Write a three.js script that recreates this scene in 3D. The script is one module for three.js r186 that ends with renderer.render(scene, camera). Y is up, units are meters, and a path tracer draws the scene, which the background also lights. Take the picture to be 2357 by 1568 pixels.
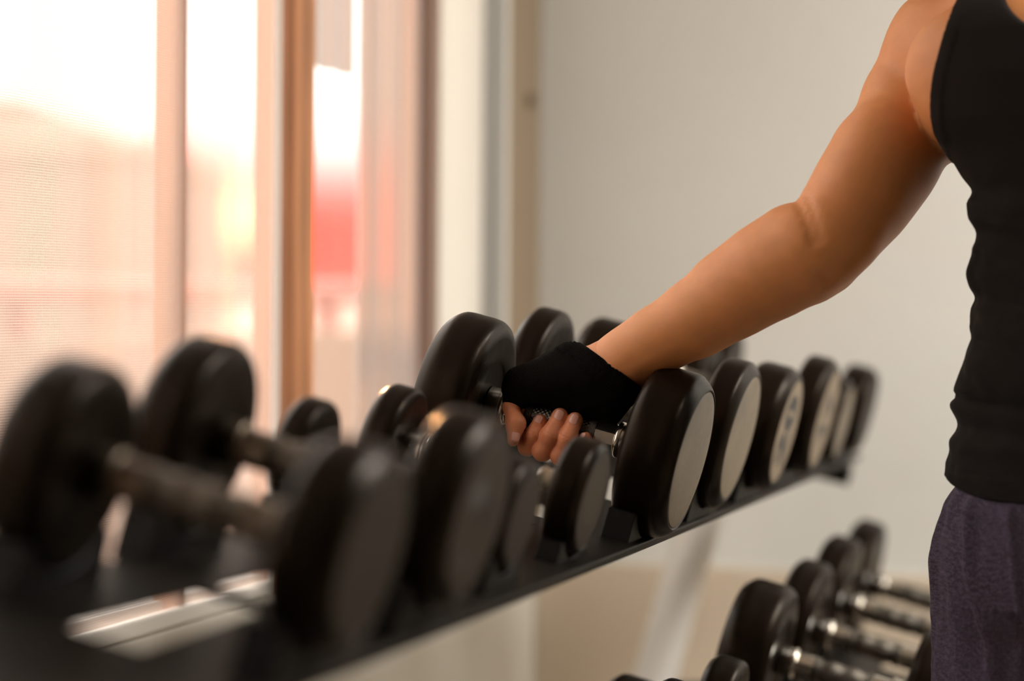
import * as THREE from 'three';
import { RoundedBoxGeometry } from 'three/addons/geometries/RoundedBoxGeometry.js';
import { ImprovedNoise } from 'three/addons/math/ImprovedNoise.js';
import { mergeGeometries } from 'three/addons/utils/BufferGeometryUtils.js';
import { RectAreaLightUniformsLib } from 'three/addons/lights/RectAreaLightUniformsLib.js';

// ---------------------------------------------------------------- camera
const scene = new THREE.Scene();
const W = 2357, H = 1568, F = 5565.3, EYE = 1.12, RAD = Math.PI / 180;
const V3 = (x, y, z) => new THREE.Vector3(x, y, z);
const yaw = 16.616 * RAD, pitch = 1.013 * RAD, roll = 0.478 * RAD;
const CV = V3(-Math.sin(yaw) * Math.cos(pitch), -Math.sin(pitch), -Math.cos(yaw) * Math.cos(pitch));
const R0 = new THREE.Vector3().crossVectors(CV, V3(0, 1, 0)).normalize(), U0 = new THREE.Vector3().crossVectors(R0, CV);
const CR = R0.clone().multiplyScalar(Math.cos(roll)).addScaledVector(U0, Math.sin(roll));
const CU = R0.clone().multiplyScalar(-Math.sin(roll)).addScaledVector(U0, Math.cos(roll));
const camera = new THREE.PerspectiveCamera(2 * Math.atan(H / 2 / F) / RAD, W / H, 0.05, 400);
camera.filmGauge = 36;
camera.position.set(0, EYE, 0);
camera.quaternion.setFromRotationMatrix(new THREE.Matrix4().makeBasis(CR, CU, CV.clone().negate()));
camera.focus = 2.41;
camera.userData.fStop = 1.9;
scene.add(camera);

// ---------------------------------------------------------------- sky: bright overcast above a warm haze band, glow round a low sun
const SUN = CV.clone().addScaledVector(CR, (525 - W / 2) / F).addScaledVector(CU, -(495 - H / 2) / F).normalize();
{
  const w = 1024, h = 512, d = new Float32Array(w * h * 4), ss = THREE.MathUtils.smoothstep;
  for (let j = 0; j < h; j++) {
    const e = ((j + 0.5) / h - 0.5) * Math.PI, y = Math.sin(e), deg = e / RAD;
    for (let i = 0; i < w; i++) {
      const a = ((i + 0.5) / w - 0.5) * 2 * Math.PI, x = Math.cos(a) * Math.cos(e), z = Math.sin(a) * Math.cos(e);
      const ang = Math.acos(Math.min(1, x * SUN.x + y * SUN.y + z * SUN.z)) / RAD;
      const up = 1.2 * (1 + 2.2 * Math.max(0, y)), near = Math.exp(-((ang / 10) ** 2)), low = 1 - ss(deg, 1.8, 5.0);
      const top = [up, up * 0.965, up * 0.92], hz = [1.05 + 2.6 * near, 0.64 - 0.58 * near, 0.50 - 0.46 * near], core = Math.exp(-((ang / 0.55) ** 2));
      for (let c = 0; c < 3; c++) d[(j * w + i) * 4 + c] = top[c] * (1 - low) + hz[c] * low + core * [2.4, 1.9, 0.9][c];
      d[(j * w + i) * 4 + 3] = 1;
    }
  }
  const t = new THREE.DataTexture(d, w, h, THREE.RGBAFormat, THREE.FloatType);
  t.mapping = THREE.EquirectangularReflectionMapping; t.magFilter = THREE.LinearFilter; t.colorSpace = THREE.LinearSRGBColorSpace; t.needsUpdate = true;
  scene.background = t;
}
const sun = new THREE.DirectionalLight(new THREE.Color(1, 0.45, 0.18), 5);
sun.position.copy(SUN).multiplyScalar(20).add(V3(-0.6, 1, -2)); sun.target.position.set(-0.6, 1, -2);
sun.castShadow = true; sun.shadow.radius = 3; sun.shadow.mapSize.set(2048, 2048);
Object.assign(sun.shadow.camera, { left: -5, right: 5, top: 5, bottom: -5, near: 1, far: 45 });
scene.add(sun, sun.target);

const renderer = new THREE.WebGLRenderer({ antialias: true });
renderer.toneMapping = THREE.LinearToneMapping;
renderer.toneMappingExposure = 2.2;
renderer.shadowMap.enabled = true;
RectAreaLightUniformsLib.init();

// ---------------------------------------------------------------- helpers
const noise = new ImprovedNoise(), N3 = (x, y, z) => noise.noise(x, y, z);
let seed = 7; const rnd = () => (seed = (seed * 16807) % 2147483647) / 2147483647;
const at = (u, v, depth) => V3(0, EYE, 0).addScaledVector(CV, depth).addScaledVector(CR, ((u - W / 2) / F) * depth).addScaledVector(CU, (-(v - H / 2) / F) * depth);
const used = {};
function numbered(n) { const k = (used[n] = (used[n] ?? -1) + 1); return k ? n + '_' + String(k).padStart(3, '0') : n; }
function shade(o) { o.castShadow = o.receiveShadow = true; return o; }
function thing(name, label, category, group, pos) {
  const g = new THREE.Group(); g.name = numbered(name); g.userData = { label, category }; if (group) g.userData.group = group;
  if (pos) g.position.copy(pos); scene.add(g); return g;
}
function struct(name, label, geo, mat) {
  const m = shade(new THREE.Mesh(geo, mat)); m.name = numbered(name); m.userData = { label, kind: 'structure' }; scene.add(m); return m;
}
function part(name, geo, mat, parent, label) { const m = shade(new THREE.Mesh(geo, mat)); m.name = name; if (label) m.userData.label = label; parent.add(m); return m; }
const C = (r, g, b) => new THREE.Color().setRGB(r, g, b);
const std = (o) => new THREE.MeshStandardMaterial(o), phy = (o) => new THREE.MeshPhysicalMaterial(o);
function tex(w, h, f, srgb) {
  const d = new Uint8Array(w * h * 4);
  for (let j = 0; j < h; j++) for (let i = 0; i < w; i++) { const c = f(i / w, j / h, i, j); for (let k = 0; k < 3; k++) d[(j * w + i) * 4 + k] = Math.max(0, Math.min(255, 255 * (c.length ? c[k] : c))); d[(j * w + i) * 4 + 3] = 255; }
  const t = new THREE.DataTexture(d, w, h); t.wrapS = t.wrapT = THREE.RepeatWrapping; t.magFilter = t.minFilter = THREE.LinearFilter; if (srgb) t.colorSpace = THREE.SRGBColorSpace; t.needsUpdate = true; return t;
}
// noise that repeats over the unit square
function tile(u, v, f, o = 0) {
  const a = N3(u * f, v * f, o), b = N3((u - 1) * f, v * f, o), c = N3(u * f, (v - 1) * f, o), d = N3((u - 1) * f, (v - 1) * f, o);
  return (a * (1 - u) + b * u) * (1 - v) + (c * (1 - u) + d * u) * v;
}
const rep = (t, u, v = u) => { const c = t.clone(); c.repeat.set(u, v); c.needsUpdate = true; return c; };
function box(x0, x1, y0, y1, z0, z1, r = 0.004) {
  const g = new RoundedBoxGeometry(x1 - x0, y1 - y0, z1 - z0, 2, Math.min(r, (x1 - x0) / 2.2, (y1 - y0) / 2.2, (z1 - z0) / 2.2)); g.translate((x0 + x1) / 2, (y0 + y1) / 2, (z0 + z1) / 2); return g;
}
function metres(g) { // uv in metres, by the main direction of the normal
  const p = g.attributes.position, n = g.attributes.normal, uv = g.attributes.uv;
  for (let i = 0; i < p.count; i++) {
    const ax = Math.abs(n.getX(i)), ay = Math.abs(n.getY(i)), az = Math.abs(n.getZ(i));
    if (ax > ay && ax > az) uv.setXY(i, p.getZ(i), p.getY(i)); else if (ay > az) uv.setXY(i, p.getX(i), p.getZ(i)); else uv.setXY(i, p.getX(i), p.getY(i));
  }
  return g;
}
const tube = (a, b, r, seg = 20) => { const d = b.clone().sub(a), g = new THREE.CylinderGeometry(r, r, d.length(), seg, 1); g.applyQuaternion(new THREE.Quaternion().setFromUnitVectors(V3(0, 1, 0), d.clone().normalize())); const m = a.clone().add(b).multiplyScalar(0.5); g.translate(m.x, m.y, m.z); return g; };

// ---------------------------------------------------------------- textures and materials
const tPlaster = tex(256, 256, (u, v) => 0.5 + 0.3 * tile(u, v, 8) + 0.2 * tile(u, v, 40, 3));
const tWallTone = tex(256, 256, (u, v) => { const n = 1 + 0.03 * tile(u, v, 3) + 0.02 * tile(u, v, 11, 5); return [0.895 * n, 0.893 * n, 0.87 * n]; }, true);
const tRubber = tex(256, 256, (u, v) => 0.5 + 0.25 * tile(u, v, 16) + 0.25 * tile(u, v, 60, 2));
const tRubberRough = tex(256, 256, (u, v) => { const n = 0.62 + 0.22 * tile(u, v, 5, 9) + 0.12 * tile(u, v, 30, 4); return n; });
const tKnurl = tex(64, 64, (u, v) => 0.5 + 0.25 * Math.cos(2 * Math.PI * (u * 4 + v * 4)) + 0.25 * Math.cos(2 * Math.PI * (u * 4 - v * 4)));
const tWeave = tex(64, 64, (u, v) => { const a = Math.abs(Math.cos(Math.PI * (u * 4))) ** 0.7, b = Math.abs(Math.cos(Math.PI * (v * 4))) ** 0.7; return 0.10 + 0.82 * Math.max(a > 0.9 ? 1 : 0, b > 0.9 ? 1 : 0); });
const tCloth = tex(256, 256, (u, v) => 0.5 + 0.3 * tile(u, v, 90) + 0.2 * tile(u, v, 30, 7));
const tHeather = tex(512, 512, (u, v) => { const n = tile(u, v, 110, 1) * 0.9 + tile(u * 1, v, 40, 8) * 0.6; const k = 1 + 0.55 * n; return [0.29 * k, 0.26 * k, 0.315 * k]; }, true);
const tSkinBump = tex(256, 256, (u, v) => 0.5 + 0.35 * tile(u, v, 70, 2) + 0.2 * tile(u, v, 24, 6));
const tKnit = tex(64, 64, (u, v) => 0.5 + 0.5 * Math.sin(2 * Math.PI * u * 4) * Math.sin(2 * Math.PI * v * 4));
const tScuff = tex(512, 512, (u, v) => { const n = 0.9 + 0.18 * tile(u, v, 5, 3) + 0.12 * tile(u, v, 26, 1); return [0.70 * n, 0.66 * n, 0.585 * n]; }, true);
const tWood = tex(128, 256, (u, v) => { const g = 0.86 + 0.2 * tile(u, v * 0.999, 5, 4) + 0.1 * Math.sin(40 * (u + 0.08 * tile(u, v, 3))); return [0.82 * g, 0.55 * g, 0.36 * g]; }, true);

const M = {
  wall: std({ map: rep(tWallTone, 0.4), bumpMap: rep(tPlaster, 3), bumpScale: 0.0006, roughness: 0.85 }),
  cream: std({ color: C(0.74, 0.70, 0.62), bumpMap: rep(tPlaster, 3), bumpScale: 0.0005, roughness: 0.8 }),
  tan: std({ color: C(0.30, 0.225, 0.15), bumpMap: rep(tPlaster, 3), bumpScale: 0.0005, roughness: 0.8 }),
  dado: std({ color: C(0.70, 0.59, 0.46), bumpMap: rep(tPlaster, 3), bumpScale: 0.0005, roughness: 0.7 }),
  ceiling: std({ color: C(0.40, 0.38, 0.35), roughness: 0.9 }),
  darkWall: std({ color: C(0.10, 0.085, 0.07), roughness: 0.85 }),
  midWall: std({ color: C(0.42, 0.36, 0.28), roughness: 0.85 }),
  frosted: phy({ color: C(0.73, 0.70, 0.64), transmission: 0.75, roughness: 1, thickness: 0, side: THREE.DoubleSide }),
  floor: std({ color: C(0.30, 0.24, 0.18), bumpMap: rep(tPlaster, 6), bumpScale: 0.0008, roughness: 0.7 }),
  post: std({ map: rep(tWood, 3, 1), roughness: 0.55 }),
  brownFrame: std({ color: C(0.32, 0.21, 0.16), roughness: 0.5 }),
  alu: std({ color: C(0.42, 0.41, 0.39), roughness: 0.4, metalness: 0.6 }),
  whiteFrame: std({ color: C(0.78, 0.74, 0.68), roughness: 0.5 }),
  glass: phy({ color: C(0.97, 0.98, 0.97), transmission: 1, roughness: 0, thickness: 0, ior: 1.5 }),
  mesh: phy({ color: C(0.72, 0.54, 0.46), transmission: 0.6, roughness: 1, thickness: 0, alphaMap: rep(tWeave, 1 / (0.0027 * 4)), transparent: true, side: THREE.DoubleSide }),
  sheer: phy({ color: C(0.335, 0.268, 0.235), transmission: 0.5, roughness: 1, thickness: 0, opacity: 0.93, transparent: true, side: THREE.DoubleSide }),
  rail: std({ color: C(0.30, 0.10, 0.07), roughness: 0.5 }),
  parapet: std({ color: C(0.24, 0.165, 0.12), roughness: 0.8 }),
  facade: std({ color: C(0.22, 0.16, 0.125), roughness: 0.85 }),
  roof: std({ color: C(0.45, 0.32, 0.26), roughness: 0.8 }),
  rubber: phy({ specularColor: C(1, 0.78, 0.58), color: C(0.0060, 0.0036, 0.0021), bumpMap: rep(tRubber, 4, 2), bumpScale: 0.00012, roughnessMap: tRubberRough, roughness: 0.55, specularIntensity: 0.28 }),
  rubberPlate: phy({ color: C(0.022, 0.016, 0.011), roughness: 0.5, specularIntensity: 0.5 }),
  plate: std({ map: tScuff, color: C(0.42, 0.36, 0.29), roughness: 0.42, bumpMap: rep(tRubber, 2), bumpScale: 0.00015 }),
  ring: std({ color: C(0.01, 0.009, 0.008), roughness: 0.5 }),
  chrome: std({ color: C(0.74, 0.69, 0.61), metalness: 1, roughness: 0.2 }),
  shadedChrome: std({ color: C(0.17, 0.135, 0.10), metalness: 1, roughness: 0.38 }),  // chrome again, with the dim room it would reflect put into its colour
  shadedKnurl: std({ color: C(0.10, 0.08, 0.06), metalness: 1, roughness: 0.45, bumpMap: rep(tKnurl, 5, 4), bumpScale: 0.0006 }),  // same knurl, darkened in colour for the dim reflection on the nearest handles
  knurl: std({ color: C(0.13, 0.112, 0.092), metalness: 1, roughness: 0.42, bumpMap: rep(tKnurl, 5, 4), bumpScale: 0.0006 }),
  rackBlack: phy({ specularIntensity: 0.3, specularColor: C(1, 0.85, 0.7), color: C(0.009, 0.007, 0.0055), roughness: 0.45, bumpMap: rep(tPlaster, 8), bumpScale: 0.0001 }),
  cradle: phy({ color: C(0.006, 0.005, 0.004), roughness: 0.5, specularIntensity: 0.35 }),
  rackSilver: std({ color: C(0.82, 0.81, 0.78), roughness: 0.35, metalness: 0.15 }),
  steel: std({ color: C(0.6, 0.57, 0.53), roughness: 0.25, metalness: 1 }),
  addedLamp: std({ color: C(0.8, 0.8, 0.78), emissive: C(1, 0.95, 0.86), emissiveIntensity: 1.6, roughness: 0.6 }),
  addedLampFrame: std({ color: C(0.8, 0.8, 0.78), roughness: 0.5 }),
  skin: phy({ vertexColors: true, color: C(1, 1, 1), roughness: 0.5, specularIntensity: 0.75, bumpMap: rep(tSkinBump, 14), bumpScale: 0.00025 }),
  nail: phy({ color: C(0.64, 0.31, 0.235), roughness: 0.36, clearcoat: 0.15, clearcoatRoughness: 0.3 }),
  glove: phy({ color: C(0.0045, 0.0035, 0.003), roughness: 0.95, specularIntensity: 0.12, bumpMap: rep(tKnit, 60), bumpScale: 0.0003, sheen: 0.05, sheenColor: C(0.05, 0.045, 0.04) }),
  shirt: phy({ color: C(0.0125, 0.0100, 0.0086), roughness: 0.95, specularIntensity: 0.3, bumpMap: rep(tCloth, 9), bumpScale: 0.0006, sheen: 0.5, sheenColor: C(0.16, 0.135, 0.115), sheenRoughness: 0.6 }),
  pants: phy({ map: rep(tHeather, 7), roughness: 0.95, specularIntensity: 0.25, bumpMap: rep(tCloth, 9), bumpScale: 0.0008, sheen: 0.6, sheenColor: C(0.26, 0.23, 0.30), sheenRoughness: 0.6 }),
  hair: std({ color: C(0.012, 0.009, 0.007), roughness: 0.6 }),
  shoe: std({ color: C(0.03, 0.03, 0.032), roughness: 0.6 }),
  sole: std({ color: C(0.6, 0.58, 0.55), roughness: 0.7 }),
  eye: std({ color: C(0.75, 0.72, 0.68), roughness: 0.15 }), iris: std({ color: C(0.03, 0.018, 0.01), roughness: 0.15 }),
};

// ---------------------------------------------------------------- the room
const XL = -1.13, XR = 3.0, ZF = -3.94, ZN = 2.6, TOP = 2.62, T = 0.12, SILL = 0.745, HEAD = 2.38;
struct('floor', 'dark gym floor under the dumbbell rack', metres(box(XL - 0.2, XR + T, -T, 0, ZF - T, ZN + T)), M.floor);
struct('ceiling', 'grey ceiling above the gym', metres(box(XL - 0.2, XR + T, TOP, TOP + T, ZF - T, ZN + T)), M.ceiling);
struct('wall_back', 'pale blurred wall behind the rack and the arm', metres(box(XL - 0.2, XR + T, 0, TOP, ZF - T, ZF)), M.wall);
struct('wall_right', 'pale wall on the right of the room', metres(box(XR, XR + T, 0, TOP, ZF, ZN)), M.midWall);
struct('wall_front', 'dark wall behind the photographer', metres(box(XL - 0.2, XR + T, 0, TOP, ZN, ZN + T)), M.darkWall);
struct('wall_left', 'cream wall below the windows behind the rack', metres(box(XL - 0.14, XL, 0, SILL, ZF, ZN)), M.cream);
struct('wall_left_head', 'cream wall above the windows', metres(box(XL - 0.14, XL, HEAD, TOP, ZF, ZN)), M.cream);
struct('added_wall_left_near', 'unseen dark wall near the photographer, added to cut window light', metres(box(XL - 0.14, XL, SILL, HEAD, -0.3, ZN)), M.darkWall);  // added out of view to keep window light off camera-facing sides
struct('trim_1', 'grey metal strip beside the cream wall pier', metres(box(XL - 0.14, XL + 0.006, SILL, HEAD, -3.70, -3.632)), M.alu);
struct('trim_2', 'thin white strip between grey metal and tan corner', metres(box(XL - 0.14, XL + 0.012, SILL, HEAD, -3.722, -3.702)), M.whiteFrame);
struct('trim_3', 'tan corner strip beside the pale back wall', metres(box(XL - 0.14, XL + 0.002, SILL, HEAD, ZF, -3.724)), M.tan);
struct('trim_4', 'tan painted lower band of the pale back wall', metres(box(XL + 0.001, XR, 0.0, 0.675, ZF, ZF + 0.006)), M.dado);
struct('trim_5', 'faint pinkish upright strip on the wall beside the person', metres(box(-0.268, -0.20, 0.68, TOP, ZF, ZF + 0.004)), std({ color: C(0.79, 0.70, 0.62), roughness: 0.85 }));
{
  const k = thing('wall_fitting', 'small round brown fitting on the tan strip beside the window', 'fitting', null, at(1210, 230, 4.02));
  k.position.x = XL + 0.002;
  const g = new THREE.LatheGeometry([[0, 0.012], [0.008, 0.0115], [0.0105, 0.008], [0.0115, 0.0]].map((p) => new THREE.Vector2(...p)), 24); g.rotateZ(-Math.PI / 2);
  part('cap', g, std({ color: C(0.17, 0.11, 0.075), roughness: 0.6 }), k);
}
function windowUnit(name, label, z0, z1, posts, panes) { // z0 nearer the camera
  const g = new THREE.Group(); g.name = name; g.userData = { label, kind: 'structure' }; scene.add(g);
  part('bottom_rail', metres(box(XL - 0.11, XL - 0.03, SILL, SILL + 0.03, z1, z0)), M.whiteFrame, g);
  part('top_rail', metres(box(XL - 0.11, XL - 0.03, HEAD - 0.05, HEAD, z1, z0)), M.whiteFrame, g);
  for (const [a, b, m, d, e = 0.11] of posts) part('mullion', metres(box(XL - e, XL - 0.03 + d, SILL, HEAD, -b, -a)), m, g);
  for (const [a, b] of panes) part('pane', box(XL - 0.076, XL - 0.072, SILL + 0.045, HEAD - 0.05, -b, -a, 0.0004), M.glass, g);
  return g;
}
windowUnit('window_1', 'wide window behind the pale mesh screen', -0.3, -2.817, [[0.3, 0.38, M.post, 0], [1.45, 1.53, M.post, 0], [2.511, 2.538, M.post, 0.015, 0.045]],
  [[0.38, 1.45], [1.53, 2.511], [2.538, 2.817]]);
windowUnit('window_3', 'bright frosted window beside the brown frame', -3.408, -3.63, [], []);
struct('window_pane_1', 'bright cream frosted pane between the brown frame and the grey metal strip', box(XL - 0.008, XL - 0.004, SILL + 0.03, HEAD - 0.05, -3.63, -3.408, 0.0004), M.frosted);
windowUnit('window_2', 'narrow clear window between the tan post and brown frame', -2.894, -3.408, [[3.37, 3.408, M.brownFrame, 0.03, 0.02]], [[2.894, 3.408]]);
struct('window_post_1', 'tan wooden post between the two windows', metres(box(XL - 0.052, XL + 0.004, SILL, HEAD, -2.890, -2.817)), M.post);
// the mesh screen and the sheer curtain hang inside the frames
{
  const s = thing('mesh_screen', 'pale mesh screen blind across the window at the left', 'blind', null, V3(XL - 0.012, SILL, 0));
  const g = new THREE.PlaneGeometry(1, 1, 160, 1), p = g.attributes.position, uv = g.attributes.uv;
  for (let i = 0; i < p.count; i++) {
    const z = -2.795 + (p.getX(i) + 0.5) * 2.15, y = 0.01 + (p.getY(i) + 0.5) * 1.53;
    p.setXYZ(i, 0.0035 * N3(z * 5, 3, 1), y, z); uv.setXY(i, z, y);
  }
  g.computeVertexNormals(); part('fabric', g, M.mesh, s);
  part('side_hem', box(-0.003, 0.004, 0.01, 1.54, -2.803, -2.791, 0.001), std({ color: C(0.75, 0.68, 0.62), roughness: 0.8 }), s);
  part('bottom_bar', box(-0.006, 0.006, 0.002, 0.022, -2.80, -0.65), M.whiteFrame, s);
}
{
  const s = thing('sheer_curtain', 'greyish pink sheer curtain hanging in folds beside the brown frame', 'curtain', null, V3(XL - 0.032, SILL + 0.03, 0));
  const g = new THREE.PlaneGeometry(1, 1, 120, 10), p = g.attributes.position, uv = g.attributes.uv;
  for (let i = 0; i < p.count; i++) {
    const a = p.getX(i) + 0.5, b = p.getY(i) + 0.5, z = -3.405 + a * 0.265;
    p.setXYZ(i, 0.006 * Math.sin(a * 38 + Math.sin(b * 2) * 0.6) + 0.003 * Math.sin(a * 15 + 1), 0.005 + b * 1.47, z); uv.setXY(i, z, b * 1.5);
  }
  g.computeVertexNormals(); part('cloth', g, M.sheer, s);
  { const v = new THREE.PlaneGeometry(0.26, 0.82, 24, 4), q = v.attributes.position; for (let i = 0; i < q.count; i++) q.setXYZ(i, -0.012 + 0.004 * Math.sin(q.getX(i) * 90), 1.06 + q.getY(i), -3.02 + q.getX(i)); v.computeVertexNormals(); part('valance', v, M.sheer, s); }
  part('curtain_rod', tube(V3(0, 1.48, -3.40), V3(0, 1.48, -2.9), 0.007), M.steel, s);
}
// added fill panel, not a known lamp (above the frame): a glowing face and a light of the same size just under it
function addedFillLight(label, x, z, w, l, power) {
  const g = thing('added_fill_light', label, 'light', null, V3(x, TOP, z));
  part('frame', box(-w / 2 - 0.03, w / 2 + 0.03, -0.05, 0, -l / 2 - 0.03, l / 2 + 0.03), M.addedLampFrame, g);
  part('diffuser', box(-w / 2, w / 2, -0.058, -0.045, -l / 2, l / 2), M.addedLamp, g);
  const L = new THREE.RectAreaLight(new THREE.Color(1, 0.985, 0.94), power, w, l); L.rotation.x = -Math.PI / 2; L.position.y = -0.065; g.add(L);
}
addedFillLight('added white fill panel on the ceiling, brightens the back wall', 1.2, -2.8, 0.8, 1.6, 11.2);

// ---------------------------------------------------------------- outside
struct('ground_outside', 'pale paved ground outside the windows', metres(box(-90, XL - 0.25, -0.5, -0.3, -90, 40)), M.parapet);
{
  const g = thing('balcony_railing', 'dark red rail on a tan parapet outside the clear window', 'railing', null, V3(-2.3, -0.3, -6));
  part('parapet', metres(box(-0.07, 0.07, 0, 1.33, -9, 9)), M.parapet, g);
  part('top_rail', box(-0.035, 0.035, 1.40, 1.455, -9, 9, 0.02), M.rail, g, 'dark red top rail');
  for (let z = -8.5; z <= 8.6; z += 1.7) part('post', box(-0.02, 0.02, 1.32, 1.41, z - 0.02, z + 0.02), M.rail, g);
}
{
  const a = at(-420, 700, 30), b = at(352, 700, 30), dir = b.clone().sub(a).setY(0), L = dir.length(); dir.normalize();
  const g = thing('far_building', 'long pale building outside seen through the mesh screen', 'building', null, V3(a.x, -0.3, a.z));
  g.rotation.y = Math.atan2(-dir.z, dir.x);
  const hB = 3.35;
  part('wall', metres(box(0, L, 0, hB, -8, 0)), M.facade, g);
  part('parapet', metres(box(-0.1, L * 0.62, hB, hB + 0.55, -8, 0.1)), M.facade, g);
  part('roof_edge', metres(box(-0.15, L + 0.1, hB - 0.12, hB + 0.04, -8.1, 0.16)), M.roof, g);
}

// ---------------------------------------------------------------- dumbbells
const AL = 14.003 * RAD, AX = V3(Math.cos(AL), -Math.sin(AL), 0), NO = V3(Math.sin(AL), Math.cos(AL), 0);
const headCache = new Map();
const lathe = (pts, seg = 64) => new THREE.LatheGeometry(pts.map(([r, t]) => new THREE.Vector2(Math.max(r, 0.00001), t)), seg);
const smoothPts = (pts, n) => { const c = new THREE.CatmullRomCurve3(pts.map(([r, t]) => V3(r, t, 0)), false, 'centripetal'); return c.getPoints(n).map((p) => [p.x, p.y]); };
function headGeos(R, hl) {
  const key = R + '/' + hl; if (headCache.has(key)) return headCache.get(key);
  const body = [[0.2 * R, 0.035 * hl], [0.50 * R, 0.035 * hl], [0.515 * R, 0.0], [0.72 * R, 0.0], ...smoothPts([[0.80 * R, 0.0], [0.885 * R, 0.02 * hl], [0.95 * R, 0.075 * hl], [0.988 * R, 0.165 * hl], [R, 0.28 * hl], [R, 0.5 * hl], [R, 0.70 * hl], [0.988 * R, 0.79 * hl], [0.955 * R, 0.865 * hl], [0.905 * R, 0.945 * hl], [0.865 * R, 0.99 * hl], [0.845 * R, hl]], 40), [0.835 * R, 0.985 * hl], [0.83 * R, 0.972 * hl], [0.2 * R, 0.972 * hl]];
  const face = [[0.818 * R, 0.965 * hl], [0.822 * R, 0.985 * hl], [0.812 * R, 0.995 * hl], [0.70 * R, 1.0 * hl], [0.35 * R, 1.004 * hl], [0, 1.005 * hl]];
  const o = { body: lathe(body, 72), face: lathe(face, 72) };
  const p = o.face.attributes.position, uv = o.face.attributes.uv; for (let i = 0; i < p.count; i++) uv.setXY(i, 0.5 + p.getZ(i) / (2 * R), 0.5 + p.getX(i) / (2 * R)); // the face's own disc, across and up
  headCache.set(key, o); return o;
}
function faceMat(marks, light) { // end plate with printed marks, drawn on the disc
  const cv = document.createElement('canvas'); cv.width = cv.height = 512; const c = cv.getContext('2d');
  c.fillStyle = light ? '#b4a897' : '#3b342c'; c.fillRect(0, 0, 512, 512);
  for (let i = 0; i < 900; i++) { c.fillStyle = `rgba(${light ? '70,60,48' : '120,110,95'},${0.02 + 0.05 * rnd()})`; const r = 3 + 16 * rnd(); c.beginPath(); c.ellipse(512 * rnd(), 512 * rnd(), r, r * 0.5, rnd() * 3, 0, 7); c.fill(); }
  marks(c);
  const t = new THREE.CanvasTexture(cv); t.colorSpace = THREE.SRGBColorSpace;
  return phy({ map: t, color: light ? C(0.48, 0.41, 0.33) : C(0.52, 0.46, 0.40), roughness: light ? 0.42 : 0.5, specularIntensity: 0.6 });
}
const say = (s, x, y, px, col) => (c) => { c.fillStyle = col; c.font = `bold ${px}px sans-serif`; c.textAlign = 'center'; c.textBaseline = 'middle'; c.fillText(s, x, y); c.strokeStyle = col; c.lineWidth = px * 0.06; c.strokeText(s, x, y); };
const all = (...f) => (c) => f.forEach((g) => g(c));
const spot = (x, y, w, h, col) => (c) => { c.fillStyle = col; c.beginPath(); c.ellipse(x, y, w, h, 0, 0, 7); c.fill(); };
const plateMats = {
  grey: M.plate, dark: M.rubberPlate,
  printA: faceMat(all(say('20', 256, 235, 270, '#0d0d0e')), true),
  printB: faceMat(all(say('17', 256, 256, 210, '#121213')), true),
  darkCircle: faceMat(all((c) => { c.strokeStyle = '#5a5042'; c.lineWidth = 6; c.beginPath(); c.arc(256, 230, 130, 0, 7); c.stroke(); c.fillStyle = '#4c4337'; c.fill(); }), false),
  darkPrint: faceMat(all(spot(200, 190, 60, 42, '#5b6166'), spot(300, 250, 50, 40, '#23211f'), spot(215, 370, 34, 30, '#4c4f54')), false),
};
const handleGeo = new Map();
function handleGeos(gap) {
  const k = gap.toFixed(4); if (handleGeo.has(k)) return handleGeo.get(k);
  const g = gap - 0.018, bar = [];
  for (let i = 0; i <= 40; i++) { const t = -1 + i / 20; bar.push([0.0128 + 0.0022 * (1 - t * t) - 0.0008 * Math.cos(t * 9), t * (g - 0.022)]); }
  const grip = lathe(bar, 40);
  const hexes = [-1, 1].map((s) => { const c = new THREE.CylinderGeometry(0.0148, 0.0148, 0.026, 8, 1).toNonIndexed(); c.rotateY(Math.PI / 8); c.translate(0, s * (g - 0.010), 0); c.computeVertexNormals(); return c; });
  const rings = [-1, 1].map((s) => { const c = lathe([[0.010, -0.004], [0.0148, -0.0035], [0.0156, 0], [0.0148, 0.0035], [0.010, 0.004]], 40); c.translate(0, s * (g - 0.027), 0); return c; });
  const col = [-1, 1].map((s) => { const c = lathe([[0.008, -0.001], [0.0150, -0.001], [0.0178, 0.0005], [0.0182, 0.002], [0.0182, 0.0045], [0.0176, 0.0055], [0.0172, 0.006], [0.0172, 0.0205], [0.008, 0.021]].map(([r, t]) => [r, s * t]), 40); c.translate(0, s * (g - 0.002), 0); if (s < 0) { const ix = c.index.array; for (let i = 0; i < ix.length; i += 3) { const a = ix[i]; ix[i] = ix[i + 1]; ix[i + 1] = a; } c.computeVertexNormals(); } return c; });
  const o = { grip, hexes, rings, col }; handleGeo.set(k, o); return o;
}
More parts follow.
